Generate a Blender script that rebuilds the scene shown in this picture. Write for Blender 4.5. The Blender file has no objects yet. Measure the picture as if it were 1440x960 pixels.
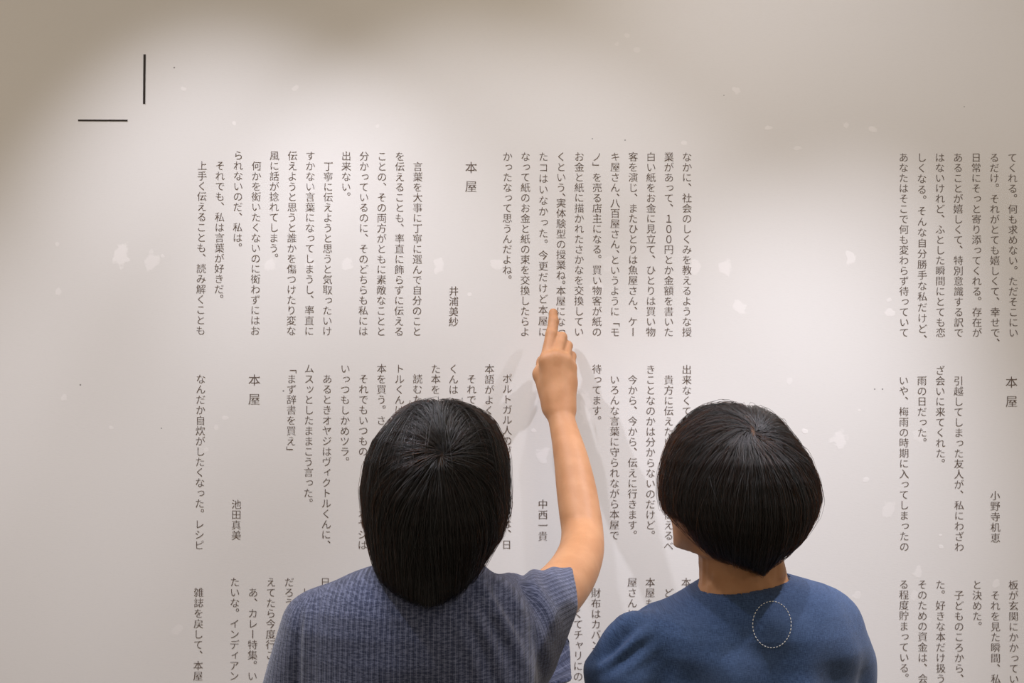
import bpy, math, random
import numpy as np
from mathutils import Vector, Matrix
from mathutils.bvhtree import BVHTree

SC = bpy.context.scene
COL = SC.collection
rng = np.random.default_rng(7)

# ------------------------------------------------------------------ camera
CZ = 1.62                       # lens height
F = 1600.0                      # focal length in pixels of the 1440 px frame
WY = 2.147                      # distance of the printed wall
cam = bpy.data.cameras.new('camera')
cam.sensor_width = 36.0
cam.lens = 36.0 * F / 1440.0
cam_o = bpy.data.objects.new('camera', cam)
COL.objects.link(cam_o)
PITCH, ROLL = math.radians(1.2), math.radians(0.2)
CAM_R = Matrix.Rotation(math.radians(90) + PITCH, 3, 'X') @ Matrix.Rotation(ROLL, 3, 'Z')
cam_o.matrix_world = Matrix.Translation((0, 0, CZ)) @ CAM_R.to_4x4()
cam.clip_start = 0.05
SC.camera = cam_o

# ------------------------------------------------------------------ view, world, lamps
SC.view_settings.view_transform = 'Standard'
SC.view_settings.look = 'None'
SC.view_settings.gamma = 1.0
SC.view_settings.use_curve_mapping = False
SC.view_settings.exposure = 0.0

world = bpy.data.worlds.new('world')
SC.world = world
world.use_nodes = True
bg = world.node_tree.nodes['Background']
bg.inputs[0].default_value = (1.0, 0.866, 0.715, 1)
bg.inputs[1].default_value = 0.385


def spot(name, loc, target, power, angle, blend, radius, color=(1, 0.95, 0.92)):
    l = bpy.data.lights.new(name, 'SPOT')
    l.energy = power
    l.spot_size = math.radians(angle)
    l.spot_blend = blend
    l.shadow_soft_size = radius
    l.color = color
    o = bpy.data.objects.new(name, l)
    COL.objects.link(o)
    o.location = loc
    d = Vector(target) - Vector(loc)
    o.rotation_euler = d.to_track_quat('-Z', 'Y').to_euler()
    return o


COOL = (0.885, 0.89, 1.0)
spot('ceiling_and_fill_spot', (-0.79, 1.43, 3.05), (-0.199, WY, 0.20), 78, 59.6, 0.646, 0.022, COOL)
spot('ceiling_and_fill_spot', (1.19, 1.43, 3.05), (0.0, WY, 0.272), 200, 40.8, 0.984, 0.022, COOL)
spot('ceiling_and_fill_spot', (-0.30, 1.43, 3.05), (0.273, WY, 0.0), 40, 62.4, 0.5, 0.022, COOL)
spot('ceiling_and_fill_spot', (0.218, 1.43, 3.05), (1.063, WY, 0.976), 23, 84.6, 0.824, 0.022, COOL)
spot('ceiling_and_fill_spot', (-1.70, 1.43, 3.05), (-1.15, WY, 0.0), 80, 54, 1.0, 0.022, COOL)  # unseen spot added to brighten the lower left wall
spot('ceiling_and_fill_spot', (1.90, 1.43, 3.05), (1.25, WY, 0.0), 84, 52, 1.0, 0.022, COOL)  # likewise added, lifts the lower right of the wall
spot('ceiling_and_fill_spot', (-0.50, 1.50, 3.05), (-0.42, 1.42, 0.0), 42, 32, 0.8, 0.022, COOL)  # added fill from straight above, for the knit shoulders and hair
spot('ceiling_and_fill_spot', (0.62, 1.50, 3.05), (0.52, 1.40, 0.0), 48, 30, 0.8, 0.022, COOL)  # added overhead fill on the indigo shoulders
for lx in (-1.6, 0.2, 2.0):                       # added warm area fills overhead, standing in for lamp spill
    l = bpy.data.lights.new('overhead_spill_fill', 'AREA')
    l.shape, l.size, l.energy, l.color = 'DISK', 0.35, 4.0, (1.0, 0.84, 0.64)
    o = bpy.data.objects.new('overhead_spill_fill', l)
    COL.objects.link(o)
    o.location = (lx, 1.25, 2.85)


def pt(px, py, Y):
    """Point of the place seen at pixel (px, py) at distance Y from the lens plane."""
    d = CAM_R @ Vector(((px - 720) / F, -(py - 480) / F, -1.0))
    k = Y / d.y
    return np.array((d.x * k, Y, CZ + d.z * k))


# ------------------------------------------------------------------ material helpers
class NT:
    def __init__(self, name):
        self.m = bpy.data.materials.new(name)
        self.m.use_nodes = True
        self.t = self.m.node_tree
        self.b = self.t.nodes['Principled BSDF']

    def n(self, typ, **kw):
        nd = self.t.nodes.new(typ)
        for k, v in kw.items():
            setattr(nd, k, v)
        return nd

    def l(self, a, b):
        self.t.links.new(a, b)

    def math(self, op, a, b=None, clamp=False):
        nd = self.n('ShaderNodeMath', operation=op, use_clamp=clamp)
        for i, v in enumerate((a, b)):
            if v is None:
                continue
            if isinstance(v, (int, float)):
                nd.inputs[i].default_value = v
            else:
                self.l(v, nd.inputs[i])
        return nd.outputs[0]

    def vmath(self, op, a, b=None):
        nd = self.n('ShaderNodeVectorMath', operation=op)
        for i, v in enumerate((a, b)):
            if v is None:
                continue
            if isinstance(v, (tuple, list)):
                nd.inputs[i].default_value = v
            else:
                self.l(v, nd.inputs[i])
        return nd.outputs['Value' if op in ('LENGTH', 'DOT_PRODUCT') else 0]

    def mix(self, f, a, b):
        nd = self.n('ShaderNodeMix', data_type='RGBA')
        for s, v in ((nd.inputs[0], f), (nd.inputs[6], a), (nd.inputs[7], b)):
            if isinstance(v, (int, float)):
                s.default_value = v
            elif isinstance(v, (tuple, list)):
                s.default_value = tuple(v) + (1,) if len(v) == 3 else v
            else:
                self.l(v, s)
        return nd.outputs[2]

    def ramp(self, v, a, b, lo=0.0, hi=1.0):
        nd = self.n('ShaderNodeMapRange', interpolation_type='SMOOTHSTEP')
        self.l(v, nd.inputs[0])
        for i, x in enumerate((a, b, lo, hi)):
            nd.inputs[i + 1].default_value = x
        return nd.outputs[0]

    def noise(self, vec, scale, detail=2.0, rough=0.5):
        nd = self.n('ShaderNodeTexNoise')
        nd.inputs['Scale'].default_value = scale
        nd.inputs['Detail'].default_value = detail
        nd.inputs['Roughness'].default_value = rough
        if vec is not None:
            self.l(vec, nd.inputs['Vector'])
        return nd

    def bump(self, h, dist, strength=1.0):
        nd = self.n('ShaderNodeBump')
        nd.inputs['Strength'].default_value = strength
        nd.inputs['Distance'].default_value = dist
        self.l(h, nd.inputs['Height'])
        self.l(nd.outputs[0], self.b.inputs['Normal'])


def plain(name, col, rough=0.6, spec=0.4):
    M = NT(name)
    tc = M.n('ShaderNodeTexCoord')
    nz = M.noise(tc.outputs['Object'], 60, 3)
    M.l(M.mix(nz.outputs[0], tuple(c * 0.88 for c in col), tuple(min(1, c * 1.12) for c in col)), M.b.inputs['Base Color'])
    M.b.inputs['Roughness'].default_value = rough
    M.b.inputs['Specular IOR Level'].default_value = spec
    return M.m


# ------------------------------------------------------------------ wall material: papered, patched with lighter filler
PATCH = [  # px, py, half width, half height, strength
    (172, 359, 12, 18, 1), (215, 367, 12, 14, .8), (229, 360, 4, 3, .7), (81, 344, 4, 4, .7), (81, 410, 6, 6, .7), (90, 560, 5, 6, .7),
    (155, 601, 7, 3, .7), (152, 171, 3, 5, .7), (258, 124, 4, 4, .8), (415, 124, 5, 5, .7), (330, 174, 4, 3, 1),
    (1035, 128, 7, 7, .8), (1080, 180, 7, 4, .9), (1121, 209, 7, 3, .7), (1188, 176, 5, 6, .8), (1227, 182, 8, 5, .9),
    (963, 201, 5, 4, .8), (530, 178, 4, 3, .6), (880, 50, 5, 4, .6), (868, 62, 4, 4, .5), (895, 70, 6, 4, .5),
    (1020, 377, 11, 14, .8), (977, 375, 9, 11, .7), (1040, 432, 12, 11, .7), (1196, 364, 10, 11, .9), (1250, 440, 9, 8, .9),
    (1250, 422, 4, 3, .7), (1111, 535, 5, 7, .5), (1132, 606, 4, 4, 1), (1209, 577, 3, 2, .7), (1180, 620, 15, 14, .8),
    (1218, 675, 5, 5, .8), (1249, 713, 11, 13, .6), (1292, 613, 12, 12, .5), (1322, 753, 3, 2, 1), (1323, 768, 5, 3, 1),
    (1291, 805, 7, 9, .8), (1285, 838, 6, 7, .5), (1400, 820, 6, 6, .7), (1306, 871, 5, 5, .4), (1205, 838, 6, 7, .5),
    (617, 372, 9, 13, .8), (698, 372, 10, 8, .8), (660, 414, 4, 4, .9), (380, 374, 11, 9, .6), (437, 372, 9, 9, .6),
    (487, 373, 11, 10, .7), (750, 605, 4, 4, .9), (763, 640, 10, 14, .9), (838, 405, 10, 11, .7), (315, 588, 6, 4, .7),
    (305, 601, 4, 4, .6), (290, 633, 4, 4, .5), (250, 886, 9, 9, .4), (823, 575, 9, 26, .6), (855, 372, 12, 10, .4)]
DOTS = [(113, 541, 1.6), (1230, 547, 1.4), (1241, 547, 1.5), (833, 195, 1.2), (398.5, 549.5, 1.7), (879, 197, 1.3),
        (227, 602, 1.2), (245, 95, 1.6), (1018, 134, 1.0), (1356, 150, 1.0)]


def wall_material():
    M = NT('papered_wall')
    pos = M.n('ShaderNodeNewGeometry').outputs['Position']
    dn = M.noise(pos, 55, 2)
    dv = M.vmath('SUBTRACT', dn.outputs['Color'], (.5, .5, .5))
    total = None
    for px, py, a, b, s in PATCH:
        c = pt(px, py, WY)
        k = WY / F
        v = M.vmath('SUBTRACT', pos, tuple(c))
        v = M.vmath('MULTIPLY', v, (1 / (a * k), 0, 1 / (b * k)))
        w = M.n('ShaderNodeVectorMath', operation='MULTIPLY_ADD')
        M.l(dv, w.inputs[0])
        w.inputs[1].default_value = (2.0, 0, 2.0)
        M.l(v, w.inputs[2])
        m = M.ramp(M.vmath('LENGTH', w.outputs[0]), 1.0, 0.62, 0.0, s)
        total = m if total is None else M.math('MAXIMUM', total, m)
    dots = None
    for px, py, r in DOTS:
        c = pt(px, py, WY)
        v = M.vmath('MULTIPLY', M.vmath('SUBTRACT', pos, tuple(c)), (F / WY, 0, F / WY))
        m = M.ramp(M.vmath('LENGTH', v), r, r * 0.4, 0.0, 0.75)
        dots = m if dots is None else M.math('MAXIMUM', dots, m)
    big = M.noise(pos, 3.0, 3)
    base = M.mix(big.outputs[0], (.765, .745, .722), (.79, .768, .745))
    weave = M.noise(M.vmath('MULTIPLY', pos, (120, 1, 620)), 1.0, 2)
    base = M.mix(M.math('MULTIPLY', M.math('SUBTRACT', weave.outputs[0], 0.5), 0.45, True), base, (.66, .64, .62))
    base = M.mix(M.math('MULTIPLY', total, 0.64), base, (.93, .90, .885))
    base = M.mix(dots, base, (.06, .05, .045))
    M.l(base, M.b.inputs['Base Color'])
    M.b.inputs['Roughness'].default_value = 0.75
    M.b.inputs['Specular IOR Level'].default_value = 0.25
    hgt = M.math('ADD', M.math('MULTIPLY', weave.outputs[0], 0.5), M.math('MULTIPLY', total, 0.8))
    M.bump(hgt, 0.0005, 0.35)
    return M.m


# ------------------------------------------------------------------ basic object helpers
def mesh_obj(name, verts, faces, mat, parent=None, smooth=True, base=(0, 0, 0)):
    me = bpy.data.meshes.new(name)
    v = np.asarray(verts, float)
    if len(v):
        v = v - np.asarray(base)
    me.from_pydata(v.tolist(), [], [list(map(int, f)) for f in faces])
    if smooth:
        me.polygons.foreach_set('use_smooth', [True] * len(me.polygons))
    me.update()
    o = bpy.data.objects.new(name, me)
    if mat is not None:
        me.materials.append(mat)
    COL.objects.link(o)
    if parent is not None:
        o.parent = parent
    return o


def box(x0, x1, y0, y1, z0, z1):
    v = [(x, y, z) for x in (x0, x1) for y in (y0, y1) for z in (z0, z1)]
    f = [(0, 1, 3, 2), (4, 6, 7, 5), (0, 4, 5, 1), (2, 3, 7, 6), (0, 2, 6, 4), (1, 5, 7, 3)]
    return v, f


def tag(o, label=None, cat=None, group=None, kind=None):
    for k, v in (('label', label), ('category', cat), ('group', group), ('kind', kind)):
        if v:
            o[k] = v
    return o


# ------------------------------------------------------------------ structure
v, f = box(-3.2, 3.2, WY, WY + 0.15, 0, 3.4)
tag(mesh_obj('wall_front', v, f, wall_material(), smooth=False), kind='structure')
v, f = box(-3.2, 3.2, -2.2, WY + 0.15, -0.1, 0)
tag(mesh_obj('floor', v, f, plain('grey_floor', (.30, .27, .24), 0.5), smooth=False), kind='structure')

# ------------------------------------------------------------------ printed writing
ink = plain('brown_black_ink', (.115, .078, .060), 0.55, 0.3)
mark_ink = plain('dark_brown_ink', (.022, .015, .011), 0.5, 0.3)
_fc = bpy.data.curves.new('glyph_source', 'FONT')
_fo = bpy.data.objects.new('glyph_source', _fc)
COL.objects.link(_fo)
GLYPH = {}
SMALL = 'っゃゅょッャュョィァェォぁぃぅぇぉ'


def glyph(ch):
    """Outlines of one character in em units, cell centre at 0, thinned so that level strokes are finer than upright ones."""
    if ch in GLYPH:
        return GLYPH[ch]
    for scale, serif in ((1.0, 1), (.8, 1), (1.0, 0), (.8, 0), (.6, 0), (.4, 0), (.2, 0), (0.0, 0)):
        out = glyph_outline(ch, scale, serif)
        a, b = filled_area(out)
        if abs(a - b) < (.004 if serif or scale < .8 else .025) * b:
            break
    GLYPH[ch] = out
    return out


def bezier_splines(cu, outl, em, z):
    for P, L, R in outl:
        s = cu.splines.new('BEZIER')
        s.bezier_points.add(len(P) - 1)
        s.use_cyclic_u = True
        for bp, p, l, r in zip(s.bezier_points, P, L, R):
            bp.handle_left_type = bp.handle_right_type = 'FREE'
            bp.co = (p[0] * em, p[1] * em + z, 0)
            bp.handle_left = (l[0] * em, l[1] * em + z, 0)
            bp.handle_right = (r[0] * em, r[1] * em + z, 0)


def curve_mesh(cu):
    tmp = bpy.data.objects.new('tmp', cu)
    COL.objects.link(tmp)
    bpy.context.view_layer.update()
    dg = bpy.context.evaluated_depsgraph_get()
    me = bpy.data.meshes.new_from_object(tmp.evaluated_get(dg), depsgraph=dg)
    bpy.data.objects.remove(tmp)
    return me


def filled_area(outl):
    """Area the outlines fill as faces, and the area they enclose by winding."""
    cu = bpy.data.curves.new('probe', 'CURVE')
    cu.dimensions = '2D'
    cu.fill_mode = 'BOTH'
    cu.resolution_u = 4
    bezier_splines(cu, outl, 1.0, 0.0)
    me = curve_mesh(cu)
    got = sum(p.area for p in me.polygons)
    bpy.data.meshes.remove(me)
    want = 0.0
    for P, L, R in outl:
        n = len(P)
        pts = []
        for i in range(n):
            j = (i + 1) % n
            for t in (0, .25, .5, .75):
                u = 1 - t
                pts.append(u ** 3 * P[i] + 3 * u * u * t * R[i] + 3 * u * t * t * L[j] + t ** 3 * P[j])
        x, y = np.array(pts).T
        want += 0.5 * np.sum(x * np.roll(y, -1) - y * np.roll(x, -1))
    return got, abs(want) + 1e-9


def uroko(P, L, R):
    """Little triangular serif on the right end of every free level stroke."""
    n = len(P)
    before, after = {}, {}
    for i in range(n):
        j = (i + 1) % n
        a, p, q, b = P[i - 1], P[i], P[j], P[(i + 2) % n]
        if abs(p[0] - q[0]) < .006 and .005 < abs(p[1] - q[1]) < .09 and abs(a[1] - p[1]) < .012 and abs(b[1] - q[1]) < .012 \
                and p[0] - a[0] > .20 and q[0] - b[0] > .20:
            top, x = max(p[1], q[1]), p[0]
            w = [np.array((x - .115, top)), np.array((x - .055, top + .050)), np.array((x - .020, top + .024))]
            if p[1] > q[1]:
                before[i] = w
            else:
                after[j] = w[::-1]
    rows = []
    for i in range(n):
        for k in before.get(i, ()):
            rows.append((k, k, k))
        sharp_l, sharp_r = i in before, i in after
        rows.append((P[i], P[i] if sharp_l else L[i], P[i] if sharp_r else R[i]))
        for k in after.get(i, ()):
            rows.append((k, k, k))
    return tuple(np.array([r[c] for r in rows]) for c in range(3))


def glyph_outline(ch, scale, serif):
    _fc.body = ch
    bpy.context.view_layer.update()
    dg = bpy.context.evaluated_depsgraph_get()
    ev = _fo.evaluated_get(dg)
    cv = ev.to_curve(dg)
    spl = []
    kana = 0x3040 <= ord(ch) <= 0x30ff
    for s in cv.splines:
        P = np.array([p.co[:2] for p in s.bezier_points])
        L = np.array([p.handle_left[:2] for p in s.bezier_points])
        R = np.array([p.handle_right[:2] for p in s.bezier_points])
        spl.append((P, L, R))
    ev.to_curve_clear()
    out = []
    dy, dx = (0.0150, 0.009) if kana else (0.0150, 0.005)
    if ch in '、。「」ー０１':
        dy, dx = 0.004, 0.002
    dx, dy = dx * scale, dy * scale
    # winding: the outline of largest area is an outer one
    areas = []
    for P, L, R in spl:
        x, y = P[:, 0], P[:, 1]
        areas.append(0.5 * np.sum(x * np.roll(y, -1) - y * np.roll(x, -1)))
    sgn = np.sign(areas[int(np.argmax(np.abs(areas)))]) if areas else 1
    for P, L, R in spl:
        n = len(P)
        P2 = P.copy()
        for i in range(n):
            a = P[i] - L[i]
            if np.hypot(*a) < 1e-5:
                a = P[i] - P[i - 1]
            b = R[i] - P[i]
            if np.hypot(*b) < 1e-5:
                b = P[(i + 1) % n] - P[i]
            a = a / (np.hypot(*a) + 1e-9)
            b = b / (np.hypot(*b) + 1e-9)
            na = np.array((-a[1], a[0])) * sgn      # inward normals
            nb = np.array((-b[1], b[0])) * sgn
            sx = na[0] if abs(na[0]) > abs(nb[0]) else nb[0]
            sy = na[1] if abs(na[1]) > abs(nb[1]) else nb[1]
            P2[i] = P[i] + np.array((sx * dx, sy * dy))
        d = P2 - P
        out.append([P2, L + d, R + d])
    if serif and not kana and ch not in '、。「」ー０１':
        out = [list(uroko(*sp)) for sp in out]
    c = np.array((0.5, 0.38))
    for s in out:
        for k in range(3):
            q = s[k] - c
            if ch == '１' or ch == '０':
                q = q * np.array((0.95, 1.05))
            if ch in '、。':
                q = q + np.array((0.58, 0.60))
            elif ch in 'ー「」':
                q = np.stack((q[:, 1] * (1 if ch != 'ー' else 1), -q[:, 0]), 1)
            elif ch in SMALL:
                q = q + np.array((0.10, 0.10))
            s[k] = q
    return out


def column(name, parent, text, px, py, em, pitch, tight=1.0, lead=0.0, base=(0, 0, 0)):
    """One vertical line of print on the wall; px, py is the centre of its first cell."""
    o3 = pt(px, py, WY)
    cu = bpy.data.curves.new(name, 'CURVE')
    cu.dimensions = '2D'
    cu.fill_mode = 'BOTH'
    cu.resolution_u = 4
    z = -lead * pitch
    for ch in text:
        if ch != '　':
            bezier_splines(cu, glyph(ch), em, z)
        z -= pitch * (tight if ch in '、。」' else 1.0)
    me = curve_mesh(cu)
    n = len(me.vertices)
    co = np.empty(n * 3)
    me.vertices.foreach_get('co', co)
    co = co.reshape(-1, 3)
    w = np.stack((co[:, 0] + o3[0], np.full(n, WY - 0.0006), co[:, 1] + o3[2]), 1) - np.asarray(base)
    me.vertices.foreach_set('co', w.ravel())
    me.name = name
    me.materials.clear()
    me.materials.append(ink)
    me.update()
    o = bpy.data.objects.new(name, me)
    COL.objects.link(o)
    o.parent = parent
    return o


K = WY / F
PW, EM = 14.53 * K, 14.2 * K            # pitch and size of the body print
TP, TE = 26.8 * K, 17.5 * K             # the larger headings


def passage(label, cols, group=None):
    """cols: (kind, px, py of first cell centre, text[, pitch in px, tight])"""
    root = bpy.data.objects.new('printed_text', None)
    COL.objects.link(root)
    c0 = cols[0]
    b = pt(sum(c[1] for c in cols) / len(cols), min(c[2] for c in cols), WY)
    root.location = b
    root.empty_display_size = 0.05
    tag(root, label, 'printed text', group)
    for c in cols:
        kind, px, py, text = c[:4]
        p = c[4] * K if len(c) > 4 else None
        tight = c[5] if len(c) > 5 else 1.0
        name = {'t': 'heading', 'a': 'author_line', 'b': 'text_line'}[kind]
        em, pitch = (TE, TP) if kind == 't' else (EM, p or PW)
        pos = 0
        for run in text.split('　'):                    # a covered stretch splits the line
            if run:
                column(name, root, run, px, py, em, pitch, tight, lead=pos, base=b)
            pos += len(run) + 1
    return root


I1 = 14.5
passage('seven vertical lines of brown print high on the wall at its right edge', [
    ('b', 1423.7, 221.5, 'てくれる。何も求めない。ただそこにい'),
    ('b', 1398.2, 221.4, 'るだけ。それがとても嬉しくて、幸せで、'),
    ('b', 1372.6, 221.3, '日常にそっと寄り添ってくれる。存在が'),
    ('b', 1347.0, 221.3, 'あることが嬉しくて、特別意識する訳で'),
    ('b', 1321.6, 221.2, 'はないけれど、ふとした瞬間にとても恋'),
    ('b', 1296.2, 221.2, 'しくなる。そんな自分勝手な私だけど、', 15.1),
    ('b', 1270.6, 221.1, 'あなたはそこで何も変わらず待っていて')])
passage('eleven vertical lines of brown print above the raised pointing finger', [
    ('b', 966.0, 220.4, 'なかに、社会のしくみを教えるような授'),
    ('b', 940.6, 220.4, '業があって、１００円とか金額を書いた'),
    ('b', 915.5, 220.3, '白い紙をお金に見立て、ひとりは買い物'),
    ('b', 890.4, 220.3, '客を演じ、またひとりは魚屋さん、ケー'),
    ('b', 865.1, 220.2, 'キ屋さん、八百屋さん、というように「モ', 14.55, .5),
    ('b', 839.8, 220.2, 'ノ」を売る店主になる。買い物客が紙の'),
    ('b', 814.6, 220.1, 'お金と紙に描かれたさかなを交換してい'),
    ('b', 789.2, 220.1, 'くという、実体験型の授業ね。本屋になっ', 14.55, .5),
    ('b', 764.3, 220.1, 'たコはいなかった。今更だけど本屋に', 15.45),
    ('b', 739.0, 220.0, 'なって紙のお金と紙の束を交換したらよ'),
    ('b', 713.8, 220.0, 'かったなって思うんだよね。')])
passage('headed passage of brown print above the head of the ribbed shirt wearer', [
    ('t', 662.5, 235.3, '本屋'),
    ('a', 638.0, 408.9, '井浦美紗', 14.4),
    ('b', 587.5, 234.0, '言葉を大事に丁寧に選んで自分のこと'),
    ('b', 562.4, 219.6, 'を伝えることも、率直に飾らずに伝える'),
    ('b', 537.3, 219.5, 'ことの、その両方がともに素敵なことと'),
    ('b', 512.2, 219.3, '分かっているのに、そのどちらも私には'),
    ('b', 487.0, 219.2, '出来ない。'),
    ('b', 461.7, 233.6, '丁寧に伝えようと思うと気取ったいけ'),
    ('b', 436.6, 218.9, 'すかない言葉になってしまうし、率直に'),
    ('b', 411.4, 218.8, '伝えようと思うと誰かを傷つけたり変な'),
    ('b', 386.0, 218.6, '風に話が捻れてしまう。'),
    ('b', 360.7, 233.0, '何かを衒いたくないのに衒わずにはお'),
    ('b', 335.2, 218.3, 'られないのだ、私は。'),
    ('b', 309.6, 232.7, 'それでも、私は言葉が好きだ。'),
    ('b', 284.3, 232.6, '上手く伝えることも、読み解くことも')])
passage('headed passage of brown print halfway down the right edge of the wall', [
    ('t', 1422.3, 537.0, '本屋'),
    ('a', 1399.4, 696.2, '小野寺机恵', 14.8),
    ('b', 1347.8, 535.0, '引越してしまった友人が、私にわざわ'),
    ('b', 1322.0, 520.4, 'ざ会いに来てくれた。'),
    ('b', 1296.4, 534.8, '雨の日だった。'),
    ('b', 1270.8, 534.6, 'いや、梅雨の時期に入ってしまったの')])
passage('six vertical lines of brown print between the raised arm and the bobbed head', [
    ('b', 965.8, 519.2, '出来なくても'),
    ('b', 940.5, 533.6, '貴方に伝えたい　　　　　　伝えるべ'),
    ('b', 915.0, 519.0, 'きことなのかは分からないのだけど。'),
    ('b', 889.8, 533.4, '今から、今から、伝えに行きます。'),
    ('b', 864.5, 533.2, 'いろんな言葉に守られながら本屋で'),
    ('b', 839.4, 518.6, '待ってます。')])
passage('headed passage of brown print running behind the head in the ribbed shirt', [
    ('t', 787.0, 534.5, '本屋'),
    ('a', 763.5, 708.3, '中西一貴', 14.9),
    ('b', 713.4, 531.8, 'ポルトガル人のヴィクトルくんは、日'),
    ('b', 688.2, 518.3, '本語がよく'),
    ('b', 663.2, 532.4, 'それで'),
    ('b', 637.8, 518.2, 'くんは'),
    ('b', 612.8, 518.2, 'た本を'),
    ('b', 587.2, 532.3, '読むた'),
    ('b', 562.0, 518.0, 'トルくんは'),
    ('b', 536.6, 517.9, '本を買う。さ'),
    ('b', 511.3, 532.2, 'それでもいつもの　　　　　オヤジは'),
    ('b', 485.6, 517.9, 'いっつもしかめツラ。'),
    ('b', 460.2, 532.3, 'あるときオヤジはヴィクトルくんに、'),
    ('b', 434.9, 517.8, 'ムスッとしたままこう言った。'),
    ('b', 410.2, 517.8, '「まず辞書を買え」')])
passage('short headed passage of brown print at the left end of the middle rows of print', [
    ('t', 357.8, 534.0, '本屋'),
    ('a', 332.5, 708.6, '池田真美', 14.4),
    ('b', 282.5, 532.4, 'なんだか自炊がしたくなった。レシピ')])
passage('seven vertical lines of brown print in the bottom right corner of the wall', [
    ('b', 1425.0, 821.9, '板が玄関にかかってい'),
    ('b', 1399.6, 836.5, 'それを見た瞬間、私は'),
    ('b', 1374.0, 821.6, 'と決めた。'),
    ('b', 1348.4, 836.2, '子どものころから、'),
    ('b', 1322.4, 821.4, 'た。好きな本だけ扱う'),
    ('b', 1297.0, 821.2, 'そのための資金は、会'),
    ('b', 1271.0, 821.0, 'る程度貯まっている。')])
passage('low lines of brown print between the two people and above the blue shoulder', [
    ('b', 965.0, 818.3, '本な'),
    ('b', 940.4, 833.2, 'どこ'),
    ('b', 914.4, 818.2, '本屋も'),
    ('b', 889.2, 818.1, '屋さんに'),
    ('b', 838.2, 833.0, '財布はカバン'),
    ('b', 813.3, 862.3, 'くてチャリにの')])
passage('low lines of brown print in the bottom left corner beside the ribbed shirt', [
    ('b', 457.4, 817.9, '日'),
    ('b', 431.4, 832.6, 'し'),
    ('b', 406.8, 817.8, 'だろう'),
    ('b', 381.3, 817.8, 'えてたら今度行こう'),
    ('b', 355.9, 832.4, 'あ、カレー特集。い'),
    ('b', 330.4, 817.7, 'たいな。インディアン'),
    ('b', 279.6, 832.4, '雑誌を戻して、本屋')])
bpy.data.objects.remove(_fo)

# the two printed strokes of the corner mark
mk = bpy.data.objects.new('corner_mark', None)
COL.objects.link(mk)
mb = pt(180, 140, WY)
mk.location = mb
tag(mk, 'dark printed corner mark of one upright and one level stroke, upper left of the wall', 'printed mark')
for nm, (x0, y0, x1, y1) in (('upright_stroke', (201.9, 76.5, 204.3, 146)), ('level_stroke', (110, 168.1, 179.5, 170.5))):
    a, b = pt(x0, y0, WY), pt(x1, y1, WY)
    v, f = box(a[0], b[0], WY - 0.0008, WY + 0.0004, b[2], a[2])
    mesh_obj(nm, v, f, mark_ink, mk, smooth=False, base=mb)


# ------------------------------------------------------------------ implicit surfaces
def smin(a, b, k):
    if k <= 0:
        return np.minimum(a, b)
    h = np.maximum(k - np.abs(a - b), 0) / k
    return np.minimum(a, b) - h * h * k * 0.25


def axis(segs):
    """Grid coordinates from (start, end, step) pieces."""
    out = []
    for a, b, s in segs:
        n = max(1, int(round((b - a) / s)))
        out.append(np.linspace(a, b, n, endpoint=False))
    out.append(np.array([segs[-1][1]]))
    return np.concatenate(out)


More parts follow.
